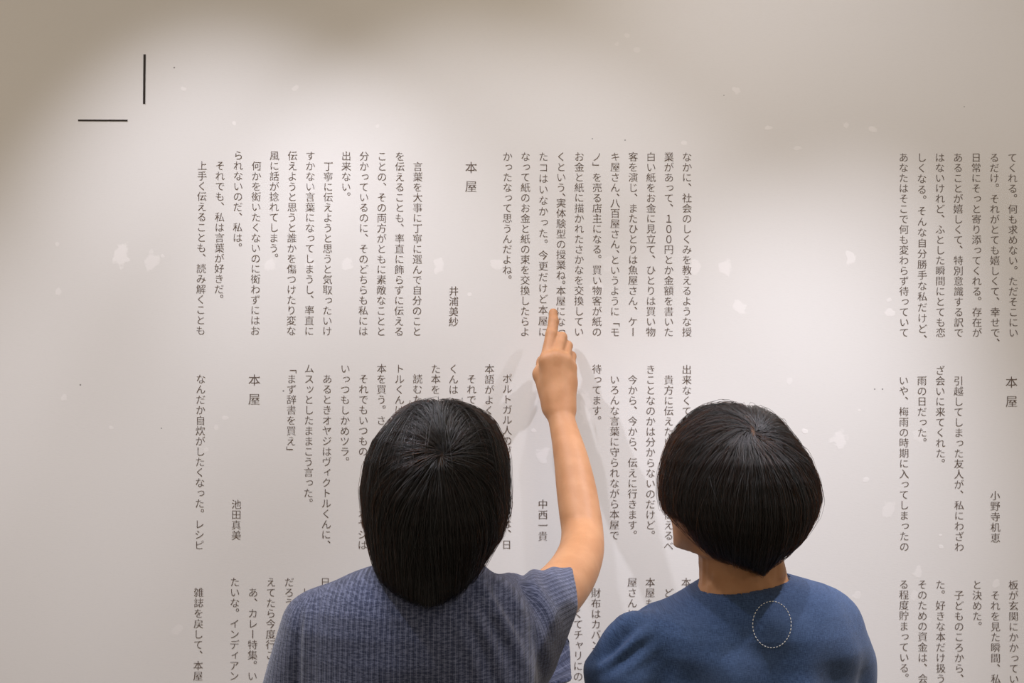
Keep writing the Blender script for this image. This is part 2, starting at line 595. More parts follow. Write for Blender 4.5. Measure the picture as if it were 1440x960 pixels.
class Field:
    def __init__(self, xs, ys, zs):
        self.ax = (xs, ys, zs)
        self.F = np.full((len(xs), len(ys), len(zs)), 1.0, np.float32)

    def sl(self, lo, hi):
        s = []
        for a, l, h in zip(self.ax, lo, hi):
            s.append(slice(max(0, int(np.searchsorted(a, l)) - 1), min(len(a), int(np.searchsorted(a, h)) + 1)))
        return tuple(s)

    def xyz(self, s):
        return (self.ax[0][s[0]][:, None, None], self.ax[1][s[1]][None, :, None], self.ax[2][s[2]][None, None, :])

    def add(self, d_fn, lo, hi, k=0.0, pad=None):
        pad = (0.03 + k) if pad is None else pad
        s = self.sl(np.asarray(lo) - pad, np.asarray(hi) + pad)
        if min(x.stop - x.start for x in s) <= 0:
            return
        d = d_fn(*self.xyz(s)).astype(np.float32)
        self.F[s] = smin(self.F[s], d, k)

    def sub(self, d_fn, lo, hi, k=0.0, pad=0.03):
        s = self.sl(np.asarray(lo) - pad, np.asarray(hi) + pad)
        d = d_fn(*self.xyz(s)).astype(np.float32)
        self.F[s] = -smin(-self.F[s], d, k)

    # --- shapes
    def cone(self, a, b, ra, rb, k=0.0, flat=None):
        """Tapered capsule; flat = (direction, factor) squeezes the section along that direction."""
        a, b = np.asarray(a, float), np.asarray(b, float)
        r = max(ra, rb)
        self.add(cone_fn(a, b, ra, rb, flat), np.minimum(a, b) - r, np.maximum(a, b) + r, k)

    def chain(self, pts, rs, k=0.0, flat=None):
        for i in range(len(pts) - 1):
            self.cone(pts[i], pts[i + 1], rs[i], rs[i + 1], k, flat)

    def tube(self, pts, rs, k=0.0, n=10):
        """Smooth tapering limb through the points (Catmull-Rom), radii likewise."""
        A = np.concatenate((np.asarray(pts, float), np.asarray(rs, float)[:, None]), 1)
        A = np.concatenate((2 * A[:1] - A[1:2], A, 2 * A[-1:] - A[-2:-1]))
        S = []
        for i in range(1, len(A) - 2):
            for j in range(n):
                t = j / n
                p0, p1, p2, p3 = A[i - 1], A[i], A[i + 1], A[i + 2]
                S.append(.5 * (2 * p1 + (p2 - p0) * t + (2 * p0 - 5 * p1 + 4 * p2 - p3) * t * t + (3 * p1 - p0 - 3 * p2 + p3) * t ** 3))
        S.append(A[-2])
        S = np.array(S)
        fns = [cone_fn(S[i, :3], S[i + 1, :3], S[i, 3], S[i + 1, 3]) for i in range(len(S) - 1)]
        m = S[:, 3].max()

        def fn(x, y, z):
            d = fns[0](x, y, z)
            for f_ in fns[1:]:
                d = np.minimum(d, f_(x, y, z))
            return d
        self.add(fn, S[:, :3].min(0) - m, S[:, :3].max(0) + m, k)

    def ell(self, c, r, k=0.0, rot=None):
        c, r = np.asarray(c, float), np.asarray(r, float)
        m = r.max()
        self.add(ell_fn(c, r, rot), c - m, c + m, k)

    def clip(self, d_fn, margin, where, lo, hi):
        """Keep the body at least margin inside the surface d_fn wherever where(x, y, z) holds."""
        s = self.sl(np.asarray(lo), np.asarray(hi))
        x, y, z = self.xyz(s)
        d = (d_fn(x, y, z) + margin).astype(np.float32)
        self.F[s] = np.where(where(x, y, z), np.maximum(self.F[s], d), self.F[s])

    def mesh(self):
        return surface_nets(self.F, self.ax)


def cone_fn(a, b, ra, rb, flat=None):
    a, b = np.asarray(a, float), np.asarray(b, float)

    def fn(x, y, z):
        d = b - a
        L2 = d @ d + 1e-12
        px, py, pz = x - a[0], y - a[1], z - a[2]
        t = np.clip((px * d[0] + py * d[1] + pz * d[2]) / L2, 0, 1)
        qx, qy, qz = px - t * d[0], py - t * d[1], pz - t * d[2]
        if flat is not None:
            n, s = np.asarray(flat[0], float), flat[1]
            n = n / np.linalg.norm(n)
            e = (qx * n[0] + qy * n[1] + qz * n[2]) * (s - 1)
            qx, qy, qz = qx + e * n[0], qy + e * n[1], qz + e * n[2]
        return np.sqrt(qx * qx + qy * qy + qz * qz) - (ra + (rb - ra) * t)
    return fn


def ell_fn(c, r, rot=None):
    c, r = np.asarray(c, float), np.asarray(r, float)
    R = np.eye(3) if rot is None else np.asarray(rot, float)   # columns: own axes

    def fn(x, y, z):
        dx, dy, dz = x - c[0], y - c[1], z - c[2]
        u = [(dx * R[0, i] + dy * R[1, i] + dz * R[2, i]) for i in range(3)]
        k0 = np.sqrt(sum((u[i] / r[i]) ** 2 for i in range(3)))
        k1 = np.sqrt(sum((u[i] / r[i] ** 2) ** 2 for i in range(3))) + 1e-9
        return k0 * (k0 - 1) / k1
    return fn


def loft_fn(levels, n=2.3):
    """levels: (z, x0, x1, y0, y1) rows from low to high; a body of super-elliptic sections."""
    lv = np.array(sorted(levels), float)

    def fn(x, y, z):
        zz = np.clip(z, lv[0, 0], lv[-1, 0])
        x0, x1, y0, y1 = (np.interp(zz, lv[:, 0], lv[:, i]) for i in range(1, 5))
        a, b = np.maximum((x1 - x0) / 2, 1e-3), np.maximum((y1 - y0) / 2, 1e-3)
        q = ((np.abs(x - (x0 + x1) / 2) / a) ** n + (np.abs(y - (y0 + y1) / 2) / b) ** n) ** (1 / n)
        d = (q - 1) * np.minimum(a, b)
        return np.maximum(d, np.maximum(z - lv[-1, 0], lv[0, 0] - z))
    return fn


def surface_nets(Fv, ax):
    xs, ys, zs = ax
    S = Fv < 0
    nx, ny, nz = Fv.shape
    corner = [(i, j, k) for i in (0, 1) for j in (0, 1) for k in (0, 1)]
    cnt = np.zeros((nx - 1, ny - 1, nz - 1), np.int8)
    for i, j, k in corner:
        cnt += S[i:nx - 1 + i, j:ny - 1 + j, k:nz - 1 + k]
    act = np.argwhere((cnt > 0) & (cnt < 8))
    idx = -np.ones((nx - 1, ny - 1, nz - 1), np.int64)
    idx[tuple(act.T)] = np.arange(len(act))
    P = np.zeros((len(act), 3))
    C = np.zeros(len(act))
    A = [np.asarray(a) for a in ax]
    for p in corner:
        for d in range(3):
            if p[d]:
                continue
            q = list(p)
            q[d] = 1
            ia, ib = act + np.array(p), act + np.array(q)
            fa, fb = Fv[tuple(ia.T)], Fv[tuple(ib.T)]
            m = (fa < 0) != (fb < 0)
            t = np.where(m, fa / np.where(m, fa - fb, 1), 0)
            ca = np.stack([A[i][ia[:, i]] for i in range(3)], 1)
            cb = np.stack([A[i][ib[:, i]] for i in range(3)], 1)
            P += np.where(m[:, None], ca + (cb - ca) * t[:, None], 0)
            C += m
    P /= np.maximum(C, 1)[:, None]
    quads = []
    for d in range(3):
        u, v = (d + 1) % 3, (d + 2) % 3
        sl0 = [slice(1, n - 1) for n in (nx, ny, nz)]
        sl1 = list(sl0)
        sl0[d] = slice(0, Fv.shape[d] - 1)
        sl1[d] = slice(1, Fv.shape[d])
        a, b = S[tuple(sl0)], S[tuple(sl1)]
        off = np.ones(3, int)
        off[d] = 0
        for flag in (True, False):
            e = np.argwhere((a != b) & (a == flag)) + off
            c = []
            for du, dv in ((0, 0), (-1, 0), (-1, -1), (0, -1)):
                g = e.copy()
                g[:, u] += du
                g[:, v] += dv
                c.append(idx[tuple(g.T)])
            q = np.stack(c, 1)
            quads.append(q if flag else q[:, ::-1])
    Q = np.concatenate(quads)
    Q = Q[(Q >= 0).all(1)]
    return P, Q


def relax(P, Q, n=2, lam=0.5):
    E = np.concatenate([Q[:, [i, (i + 1) % 4]] for i in range(4)])
    E = np.concatenate((E, E[:, ::-1]))
    deg = np.bincount(E[:, 0], minlength=len(P))[:, None]
    for it in range(n):
        for lm in (lam, -lam * 1.02):
            acc = np.stack([np.bincount(E[:, 0], P[E[:, 1], i], len(P)) for i in range(3)], 1)
            P = P + lm * (acc / np.maximum(deg, 1) - P)
    return P


def normals(P, Q):
    N = np.cross(P[Q[:, 2]] - P[Q[:, 0]], P[Q[:, 3]] - P[Q[:, 1]])
    out = np.zeros_like(P)
    for i in range(4):
        for c in range(3):
            out[:, c] += np.bincount(Q[:, i], N[:, c], len(P))
    return out / (np.linalg.norm(out, axis=1)[:, None] + 1e-12)


def fast_mesh(name, P, Q, mat, parent=None, base=(0, 0, 0), attr=None):
    me = bpy.data.meshes.new(name)
    P = P - np.asarray(base)
    me.vertices.add(len(P))
    me.vertices.foreach_set('co', P.astype(np.float32).ravel())
    n = Q.shape[1]
    me.loops.add(len(Q) * n)
    me.loops.foreach_set('vertex_index', Q.astype(np.int32).ravel())
    me.polygons.add(len(Q))
    me.polygons.foreach_set('loop_start', np.arange(0, len(Q) * n, n, dtype=np.int32))
    me.polygons.foreach_set('use_smooth', np.ones(len(Q), bool))
    me.update(calc_edges=True)
    me.validate()
    for an, (typ, data) in (attr or {}).items():
        at = me.attributes.new(an, typ, 'POINT')
        at.data.foreach_set('vector' if typ == 'FLOAT_VECTOR' else 'value', np.asarray(data, np.float32).ravel())
    me.materials.append(mat)
    o = bpy.data.objects.new(name, me)
    COL.objects.link(o)
    if parent is not None:
        o.parent = parent
    return o


def unit(v):
    v = np.asarray(v, float)
    return v / np.linalg.norm(v)


# ------------------------------------------------------------------ body materials
def skin_material(name, a, b):
    M = NT(name)
    tc = M.n('ShaderNodeTexCoord')
    n1 = M.noise(tc.outputs['Object'], 28, 4)
    n2 = M.noise(tc.outputs['Object'], 900, 2)
    c = M.mix(M.ramp(n1.outputs[0], .35, .65), a, b)
    c = M.mix(M.ramp(n2.outputs[0], .62, .8, 0, .25), c, tuple(x * .7 for x in a))
    M.l(c, M.b.inputs['Base Color'])
    M.b.inputs['Roughness'].default_value = 0.55
    M.b.inputs['Specular IOR Level'].default_value = 0.35
    M.b.inputs['Subsurface Weight'].default_value = 0.12
    M.b.inputs['Subsurface Radius'].default_value = (.012, .005, .003)
    M.b.inputs['Subsurface Scale'].default_value = 0.6
    M.bump(n2.outputs[0], 0.0004, 0.4)
    return M.m


def knit_material():
    """Marled rib knit; attribute uvw carries metres across and along the ribs."""
    M = NT('marled_rib_knit')
    at = M.n('ShaderNodeAttribute', attribute_name='uvw')
    sx = M.n('ShaderNodeSeparateXYZ')
    M.l(at.outputs['Vector'], sx.inputs[0])
    u = M.math('MULTIPLY', sx.outputs[0], 1 / 0.0068)
    fr = M.math('FRACT', u)
    tri = M.math('ABSOLUTE', M.math('SUBTRACT', fr, 0.5))           # 0 in the middle of a rib, .5 in the furrow
    furrow = M.ramp(tri, .36, .48)
    crest = M.ramp(tri, .10, .02)
    st = M.noise(M.vmath('MULTIPLY', at.outputs['Vector'], (105, 430, 0)), 1.0, 3, .6)
    st2 = M.noise(M.vmath('MULTIPLY', at.outputs['Vector'], (330, 800, 0)), 1.0, 2)
    marl = M.ramp(M.math('ADD', M.math('MULTIPLY', st.outputs[0], .7), M.math('MULTIPLY', st2.outputs[0], .3)), .42, .60)
    c = M.mix(marl, (.030, .038, .075), (.105, .118, .185))
    c = M.mix(M.math('MULTIPLY', crest, .32), c, (.27, .29, .39))
    c = M.mix(M.math('MULTIPLY', furrow, .6), c, (.020, .024, .05))
    M.l(c, M.b.inputs['Base Color'])
    M.b.inputs['Roughness'].default_value = 0.9
    M.b.inputs['Specular IOR Level'].default_value = 0.15
    M.b.inputs['Sheen Weight'].default_value = 0.25
    M.b.inputs['Sheen Roughness'].default_value = 0.5
    h = M.math('ADD', M.math('SUBTRACT', 1.0, furrow), M.math('MULTIPLY', st2.outputs[0], .5))
    M.bump(h, 0.0010, 0.4)
    return M.m


def linen_material():
    M = NT('indigo_linen')
    at = M.n('ShaderNodeAttribute', attribute_name='uvw')
    a = M.noise(M.vmath('MULTIPLY', at.outputs['Vector'], (1500, 160, 0)), 1.0, 3, .6)
    b = M.noise(M.vmath('MULTIPLY', at.outputs['Vector'], (160, 1500, 0)), 1.0, 3, .6)
    big = M.noise(at.outputs['Vector'], 14, 3)
    w = M.math('ADD', M.math('MULTIPLY', a.outputs[0], .5), M.math('MULTIPLY', b.outputs[0], .5))
    c = M.mix(M.ramp(w, .36, .64), (.016, .034, .084), (.052, .094, .195))
    c = M.mix(M.ramp(big.outputs[0], .4, .7, 0, .3), c, (.07, .11, .205))
    M.l(c, M.b.inputs['Base Color'])
    M.b.inputs['Roughness'].default_value = 0.85
    M.b.inputs['Specular IOR Level'].default_value = 0.2
    M.b.inputs['Sheen Weight'].default_value = 0.12
    M.bump(w, 0.0006, 0.6)
    return M.m


def hair_material(name, melanin, redness):
    m = bpy.data.materials.new(name)
    m.use_nodes = True
    t = m.node_tree
    t.nodes.remove(t.nodes['Principled BSDF'])
    h = t.nodes.new('ShaderNodeBsdfHairPrincipled')
    h.parametrization = 'MELANIN'
    h.inputs['Melanin'].default_value = melanin
    h.inputs['Melanin Redness'].default_value = redness
    h.inputs['Roughness'].default_value = 0.32
    h.inputs['Radial Roughness'].default_value = 0.5
    h.inputs['Random Roughness'].default_value = 0.3
    h.inputs['Random Color'].default_value = 0.15
    t.links.new(h.outputs[0], t.nodes['Material Output'].inputs[0])
    return m


def cap_material(name, col, scalp):
    M = NT(name)
    at = M.n('ShaderNodeAttribute', attribute_name='scalp')
    tc = M.n('ShaderNodeTexCoord')
    n = M.noise(M.vmath('MULTIPLY', tc.outputs['Object'], (700, 700, 60)), 1.0, 2)
    c = M.mix(n.outputs[0], tuple(x * .6 for x in col), tuple(x * 1.4 for x in col))
    c = M.mix(at.outputs['Fac'], c, scalp)
    M.l(c, M.b.inputs['Base Color'])
    M.b.inputs['Roughness'].default_value = 0.7
    M.b.inputs['Specular IOR Level'].default_value = 0.15
    return M.m


# ------------------------------------------------------------------ figure building blocks
def head_field(Fd, c, R, neck_base, neck_r=0.051):
    """c: centre of the head; R: columns right, forward, up."""
    def q(x, y, z):
        return c + R @ np.array((x, y, z))
    Fd.ell(q(0, -.012, .022), (.073, .094, .088), 0, R)
    Fd.ell(q(0, .030, -.035), (.058, .062, .070), .03, R)
    Fd.cone(q(0, .048, -.062), q(0, .066, -.092), .042, .022, .03)
    for s in (-1, 1):
        Fd.cone(q(s * .052, .0, -.05), q(s * .02, .066, -.092), .020, .018, .025)
        Fd.ell(q(s * .042, .062, -.030), (.022, .018, .018), .02, R)                # cheek
        Fd.ell(q(s * .030, .082, .024), (.022, .010, .007), .012, R)                # brow
        ear = np.array(R)
        Fd.ell(q(s * .074, -.006, -.012), (.008, .017, .031), .006, ear)
        Fd.ell(q(s * .079, -.010, -.002), (.005, .019, .022), .004, ear)
        Fd.ell(q(s * .073, -.001, -.040), (.007, .009, .009), .005, ear)            # lobe
    Fd.cone(q(0, .086, .012), q(0, .108, -.030), .007, .010, .012)
    for s in (-1, 1):
        Fd.ell(q(s * .011, .098, -.033), (.008, .009, .007), .006, R)
    Fd.ell(q(0, .091, -.056), (.022, .008, .0055), .005, R)
    Fd.ell(q(0, .089, -.066), (.020, .009, .0065), .004, R)
    for s in (-1, 1):
        Fd.sub(ell_fn(q(s * .031, .095, .006), (.015, .012, .009), R), q(s * .031, .095, .006) - .02, q(s * .031, .095, .006) + .02, .006)
    Fd.cone(q(0, -.022, -.050), neck_base, neck_r * .98, neck_r * 1.08, .03)


def finger(Fd, pts, rs, k=.003):
    Fd.chain(pts, rs, k)


def relaxed_hand(Fd, W, d, palm, thumb_side):
    """Open, slightly curled hand hanging from wrist W; d points to the fingertips."""
    d, palm, s = unit(d), unit(palm), unit(thumb_side)
    base = [(.028, .082), (.009, .088), (-.010, .084), (-.028, .075)]
    seg = [(.042, .024, .020), (.046, .028, .021), (.043, .026, .020), (.033, .020, .018)]
    for (o, h) in base:
        Fd.cone(W + s * o * .55, W + d * h + s * o, .016, .0125, .016)
    for (o, h), sg in zip(base, seg):
        p = W + d * h + s * o
        pts, ang = [p], .25
        for L in sg:
            p = p + (d * math.cos(ang) + palm * math.sin(ang)) * L
            pts.append(p)
            ang += .38
        finger(Fd, pts, (.0098, .0088, .0080, .0068), .006)
    t0 = W + d * .022 + s * .022
    t1 = W + d * .050 + s * .045 + palm * .014
    t2 = W + d * .078 + s * .052 + palm * .024
    t3 = W + d * .100 + s * .050 + palm * .032
    Fd.chain([t0, t1, t2, t3], (.017, .0125, .0105, .008), .012)


def legs_field(Fd, hips, feet, k=.02):
    for h, ft in zip(hips, feet):
        knee = (h + ft) / 2 + np.array((0, .02, .0))
        Fd.chain([h, knee, ft + np.array((0, 0, .09))], (.075, .052, .036), k)
        Fd.cone(ft + np.array((0, -.02, .035)), ft + np.array((0, .14, .022)), .030, .022, .02)


def star_table(P, Q, C, nt=240, nphi=480):
    """Radius of a closed surface about C on a latitude / longitude grid."""
    bvh = BVHTree.FromPolygons([Vector(p) for p in P], [list(map(int, q)) for q in Q])
    th = np.linspace(0.001, math.pi - .001, nt)
    ph = np.linspace(0, 2 * math.pi, nphi, endpoint=False)
    R = np.zeros((nt, nphi))
    c = Vector(C)
    for i, t in enumerate(th):
        for j, f_ in enumerate(ph):
            d = Vector((math.sin(t) * math.cos(f_), math.sin(t) * math.sin(f_), math.cos(t)))
            h = bvh.ray_cast(c + d * 0.6, -d)
            R[i, j] = 0.6 - h[3] if h[0] is not None else 0.08
    return R


def star_r(R, D):
    nt, nphi = R.shape
    t = np.arccos(np.clip(D[:, 2], -1, 1)) / math.pi * (nt - 1)
    f_ = (np.arctan2(D[:, 1], D[:, 0]) % (2 * math.pi)) / (2 * math.pi) * nphi
    i = np.clip(np.floor(t).astype(int), 0, nt - 2)
    j = np.floor(f_).astype(int) % nphi
    a, b = t - i, f_ - np.floor(f_)
    j2 = (j + 1) % nphi
    return (R[i, j] * (1 - a) * (1 - b) + R[i + 1, j] * a * (1 - b) + R[i, j2] * (1 - a) * b + R[i + 1, j2] * a * b)


def smooth_noise(P, freq, seed):
    """Cheap smooth pseudo-noise in [-1, 1] from summed sines."""
    r = np.random.default_rng(seed)
    out = np.zeros(len(P))
    for i in range(6):
        k = r.normal(size=3) * freq
        out += np.sin(P @ k + r.uniform(0, 6.28))
    return out / 3.0


def hair_strands(name, parent, base, C, R, whorl, n, hem_fn, face_fn, mat, seed, part=None, radius=.00022,
                 lift=.0045, radial_len=.05, ds=.0055, fly=.008, max_steps=60):
    """Strands that leave the whorl, lie along the surface R about C and fall to the hem."""
    r = np.random.default_rng(seed)
    D = r.normal(size=(n * 2, 3))
    D /= np.linalg.norm(D, axis=1)[:, None]
    m = D[:, 2] > -.35
    # denser around the whorl
    wv = unit(whorl - C)
    m &= r.uniform(size=len(D)) < 0.45 + 0.55 * np.clip((D @ wv), 0, 1)
    D = D[m][:n]
    P = C + D * (star_r(R, D))[:, None]
    keep = ~face_fn(P) & ~hem_fn(P, np.zeros(len(P)))
    if part is not None:
        a, b, w = part
        ab = b - a
        t = np.clip(((P - a) @ ab) / (ab @ ab), 0, 1)
        dist = np.linalg.norm(P - a - t[:, None] * ab, axis=1)
        keep &= (dist > w) | (r.uniform(size=len(P)) < .10)
    P = P[keep]
    n = len(P)
    D = unit_rows(P - C)
    clump = smooth_noise(P, 90, seed + 1) * .6 + smooth_noise(P, 220, seed + 7) * .5
    wob = smooth_noise(P, 45, seed + 2) * .45 + smooth_noise(P, 130, seed + 5) * .25 + r.normal(size=n) * .14
    jitter = r.uniform(-.006, .012, n) + clump * .004
    jitter += (r.uniform(size=n) < .04) * r.uniform(0, .02, n)
    off = np.abs(r.normal(size=n)) * lift * .5 + (clump * .5 + .5) * lift * .5
    swirl = .75 + r.normal(size=n) * .35
    isfly = r.uniform(size=n) < .010
    off = off + isfly * r.uniform(.0, 1.0, n) ** 1.5 * fly
    wob = wob + isfly * r.normal(size=n) * .45
    paths = [P.copy()]
    alive = np.ones(n, bool)
    cnt = np.ones(n, int)
    travelled = np.linalg.norm(P - whorl, axis=1)
    Pc = P.copy()
    maxlen = r.uniform(.07, .26, n)
    length = np.zeros(n)
    for s in range(max_steps):
        D = unit_rows(Pc - C)
        rad = Pc - whorl
        rad -= (rad * D).sum(1)[:, None] * D
        rad = unit_rows(rad)
        g = np.tile(np.array((0, 0, -1.0)), (n, 1))
        g -= (g * D).sum(1)[:, None] * D
        g = unit_rows(g)
        w = np.clip((travelled - radial_len) / (radial_len * 1.8), 0, 1)[:, None]
        t = rad * (1 - w) + g * w
        side = np.cross(D, t)
        t = t + side * (swirl * np.exp(-travelled / .022))[:, None]
        t = unit_rows(t + side * (wob * (.6 + .4 * np.sin(s * .25 + clump * 3)))[:, None] * .5)
        q = Pc + t * ds
        D = unit_rows(q - C)
        # gentle run-in at the root
        h = off * min(1.0, .25 + s / 8)
        q = C + D * (star_r(R, D) )[:, None]
        Pc = np.where(alive[:, None], q, Pc)
        travelled = travelled + ds
        length += ds
        paths.append(Pc + D * h[:, None])
        stop = hem_fn(Pc, jitter) | face_fn(Pc) | (length > maxlen)
        cnt = np.where(alive, cnt + 1, cnt)
        alive &= ~stop
        if not alive.any():
            break
    A = np.stack(paths, 1)
    sel = cnt >= 4
    A, cnt = A[sel], cnt[sel]
    mask = np.arange(A.shape[1])[None, :] < cnt[:, None]
    pos = A[mask] - np.asarray(base)
    tt = (np.arange(A.shape[1])[None, :] / (cnt[:, None] - 1))[mask]
    rad = radius * np.clip(1.15 - tt ** 3 * .9, .2, 1)
    hc = bpy.data.hair_curves.new(name)
    hc.add_curves(cnt.tolist())
    hc.position_data.foreach_set('vector', pos.astype(np.float32).ravel())
    at = hc.attributes.get('radius') or hc.attributes.new('radius', 'FLOAT', 'POINT')
    at.data.foreach_set('value', rad.astype(np.float32))
    hc.materials.append(mat)
    o = bpy.data.objects.new(name, hc)
    COL.objects.link(o)
    o.parent = parent
    return o


def unit_rows(A):
    return A / (np.linalg.norm(A, axis=1)[:, None] + 1e-12)


def hair_levels(rows, Ys):
    out = []
    last = rows[-1][0]
    for py, x0, x1, yb, yf in rows:
        if Ys is None:                                  # outline lies halfway through, near the lower end at the back
            w = min(1, max(0, (py - last + 90) / 90))
            Y = (yb + .42 * (yf - yb)) * (1 - w) + (yb + .02) * w
        else:
            Y = Ys
        a, b = pt(x0, py, Y), pt(x1, py, Y)
        out.append(((a[2] + b[2]) / 2, a[0], b[0], yb, yf))
    return out


def rot_head(yaw, pitch, roll=0.0):
    """Columns right, forward, up. yaw turns the face to the left, pitch lifts the chin."""
    m = Matrix.Rotation(yaw, 3, 'Z') @ Matrix.Rotation(roll, 3, 'Y') @ Matrix.Rotation(pitch, 3, 'X')
    return np.array(m)


skin = skin_material('warm_skin', (.41, .195, .088), (.46, .230, .110))
eye_white = plain('eye_white', (.75, .72, .68), .2)
denim = plain('charcoal_trouser_cloth', (.03, .032, .04), .9, .2)
beige = plain('beige_trouser_cloth', (.35, .29, .22), .9, .2)
canvas_shoe = plain('white_canvas_shoe', (.6, .58, .54), .8, .2)
brown_shoe = plain('brown_leather_shoe', (.10, .055, .03), .5, .4)


def add_eyes(parent, base, c, R):
    for s in (-1, 1):
        Fd_c = c + R @ np.array((s * .031, .082, .006))
        vs, fs = [], []
        nu, nv = 16, 10
        for i in range(nv + 1):
            for j in range(nu):
                t, f_ = math.pi * i / nv, 2 * math.pi * j / nu
                vs.append(Fd_c + .0118 * np.array((math.sin(t) * math.cos(f_), math.sin(t) * math.sin(f_), math.cos(t))))
        for i in range(nv):
            for j in range(nu):
                fs.append((i * nu + j, i * nu + (j + 1) % nu, (i + 1) * nu + (j + 1) % nu, (i + 1) * nu + j))
        mesh_obj('eye', vs, fs, eye_white, parent, base=base)


def trousers_and_shoes(parent, base, hips, feet, pelvis, top_z, cloth, shoe):
    lo = np.minimum.reduce([*hips, *feet]) - .14
    hi = np.maximum.reduce([*hips, *feet]) + .14
    Fd = Field(axis([(lo[0], hi[0], .010)]), axis([(lo[1], hi[1], .010)]), axis([(-.02, top_z + .04, .012)]))
    Fd.add(loft_fn([(top_z - .20, pelvis[0] - .165, pelvis[0] + .165, pelvis[1] - .11, pelvis[1] + .10),
                    (top_z, pelvis[0] - .135, pelvis[0] + .135, pelvis[1] - .09, pelvis[1] + .09)]), lo, hi + .2, 0)
    for h, ft in zip(hips, feet):
        knee = (h + ft) / 2 + np.array((0, .015, 0))
        Fd.chain([h, knee, ft + np.array((0, 0, .06))], (.094, .074, .064), .03)
    P, Q = Fd.mesh()
    fast_mesh('trousers', relax(P, Q, 3), Q, cloth, parent, base)
    for ft in feet:
        Fs = Field(axis([(ft[0] - .07, ft[0] + .07, .005)]), axis([(ft[1] - .11, ft[1] + .22, .005)]), axis([(-.01, .14, .005)]))
        Fs.cone(ft + np.array((0, -.045, .045)), ft + np.array((0, .02, .055)), .042, .040, .02)
        Fs.cone(ft + np.array((0, .02, .045)), ft + np.array((0, .155, .030)), .042, .036, .03)
        Fs.cone(ft + np.array((0, -.01, .05)), ft + np.array((0, -.015, .095)), .042, .040, .02)
        Fs.sub(lambda x, y, z: z - .001 + 0 * x + 0 * y, ft - .3, ft + np.array((.3, .4, .02)), 0)
        P, Q = Fs.mesh()
        fast_mesh('shoe', relax(P, Q, 2), Q, shoe, parent, base)


# ================================================================== PERSON IN THE RIBBED SHIRT
def KNIT_HAIR():
    rows = [(553, 606, 616, 1.505, 1.530), (557, 590, 640, 1.482, 1.560), (563, 577, 655, 1.464, 1.585), (571, 566, 669, 1.450, 1.60), (582, 555, 683, 1.437, 1.612),
            (597, 542, 697, 1.422, 1.622), (618, 526, 707, 1.407, 1.628), (648, 514, 714, 1.394, 1.628), (690, 508, 715, 1.386, 1.62),
            (722, 511, 713, 1.385, 1.605), (752, 516, 705, 1.388, 1.585), (780, 521, 689, 1.392, 1.565), (800, 525, 678, 1.395, 1.545),
            (816, 532, 667, 1.396, 1.525), (832, 548, 653, 1.396, 1.505), (846, 574, 632, 1.395, 1.485), (853, 596, 616, 1.395, 1.47)]
    return hair_levels(rows, None)


SL_A, SL_B = pt(447, 880, 1.50), pt(426, 985, 1.515)                         # sleeve at the hanging arm
SR = [(pt(722, 872, 1.575), pt(800, 838, 1.735), .060, .0475), (pt(716, 935, 1.565), pt(822, 915, 1.755), .052, .034)]
SR.append(((SR[0][0] + SR[1][0]) / 2, (SR[0][1] + SR[1][1]) / 2, .055, .043))


def KNIT_TRUNK():
    rows = [(786, 560, 655, 1.470, 1.545), (793, 535, 672, 1.452, 1.560), (800, 520, 683, 1.442, 1.575), (808, 502, 695, 1.432, 1.59), (817, 480, 708, 1.424, 1.60),
            (830, 455, 722, 1.414, 1.61), (848, 436, 735, 1.405, 1.62), (875, 424, 745, 1.398, 1.63), (910, 420, 752, 1.393, 1.635),
            (960, 416, 756, 1.390, 1.64), (1060, 424, 742, 1.400, 1.635), (1180, 436, 730, 1.415, 1.63), (1400, 425, 740, 1.405, 1.64)]
    return loft_fn(hair_levels(rows, 1.50), 2.4)


def KNIT_SHIRT():
    fs = [KNIT_TRUNK(), cone_fn(SL_A, SL_B, .046, .058)] + [cone_fn(*q) for q in SR]

    def fn(x, y, z):
        d = fs[0](x, y, z)
        for g in fs[1:]:
            d = smin(d, g(x, y, z), .03)
        return d
    return fn


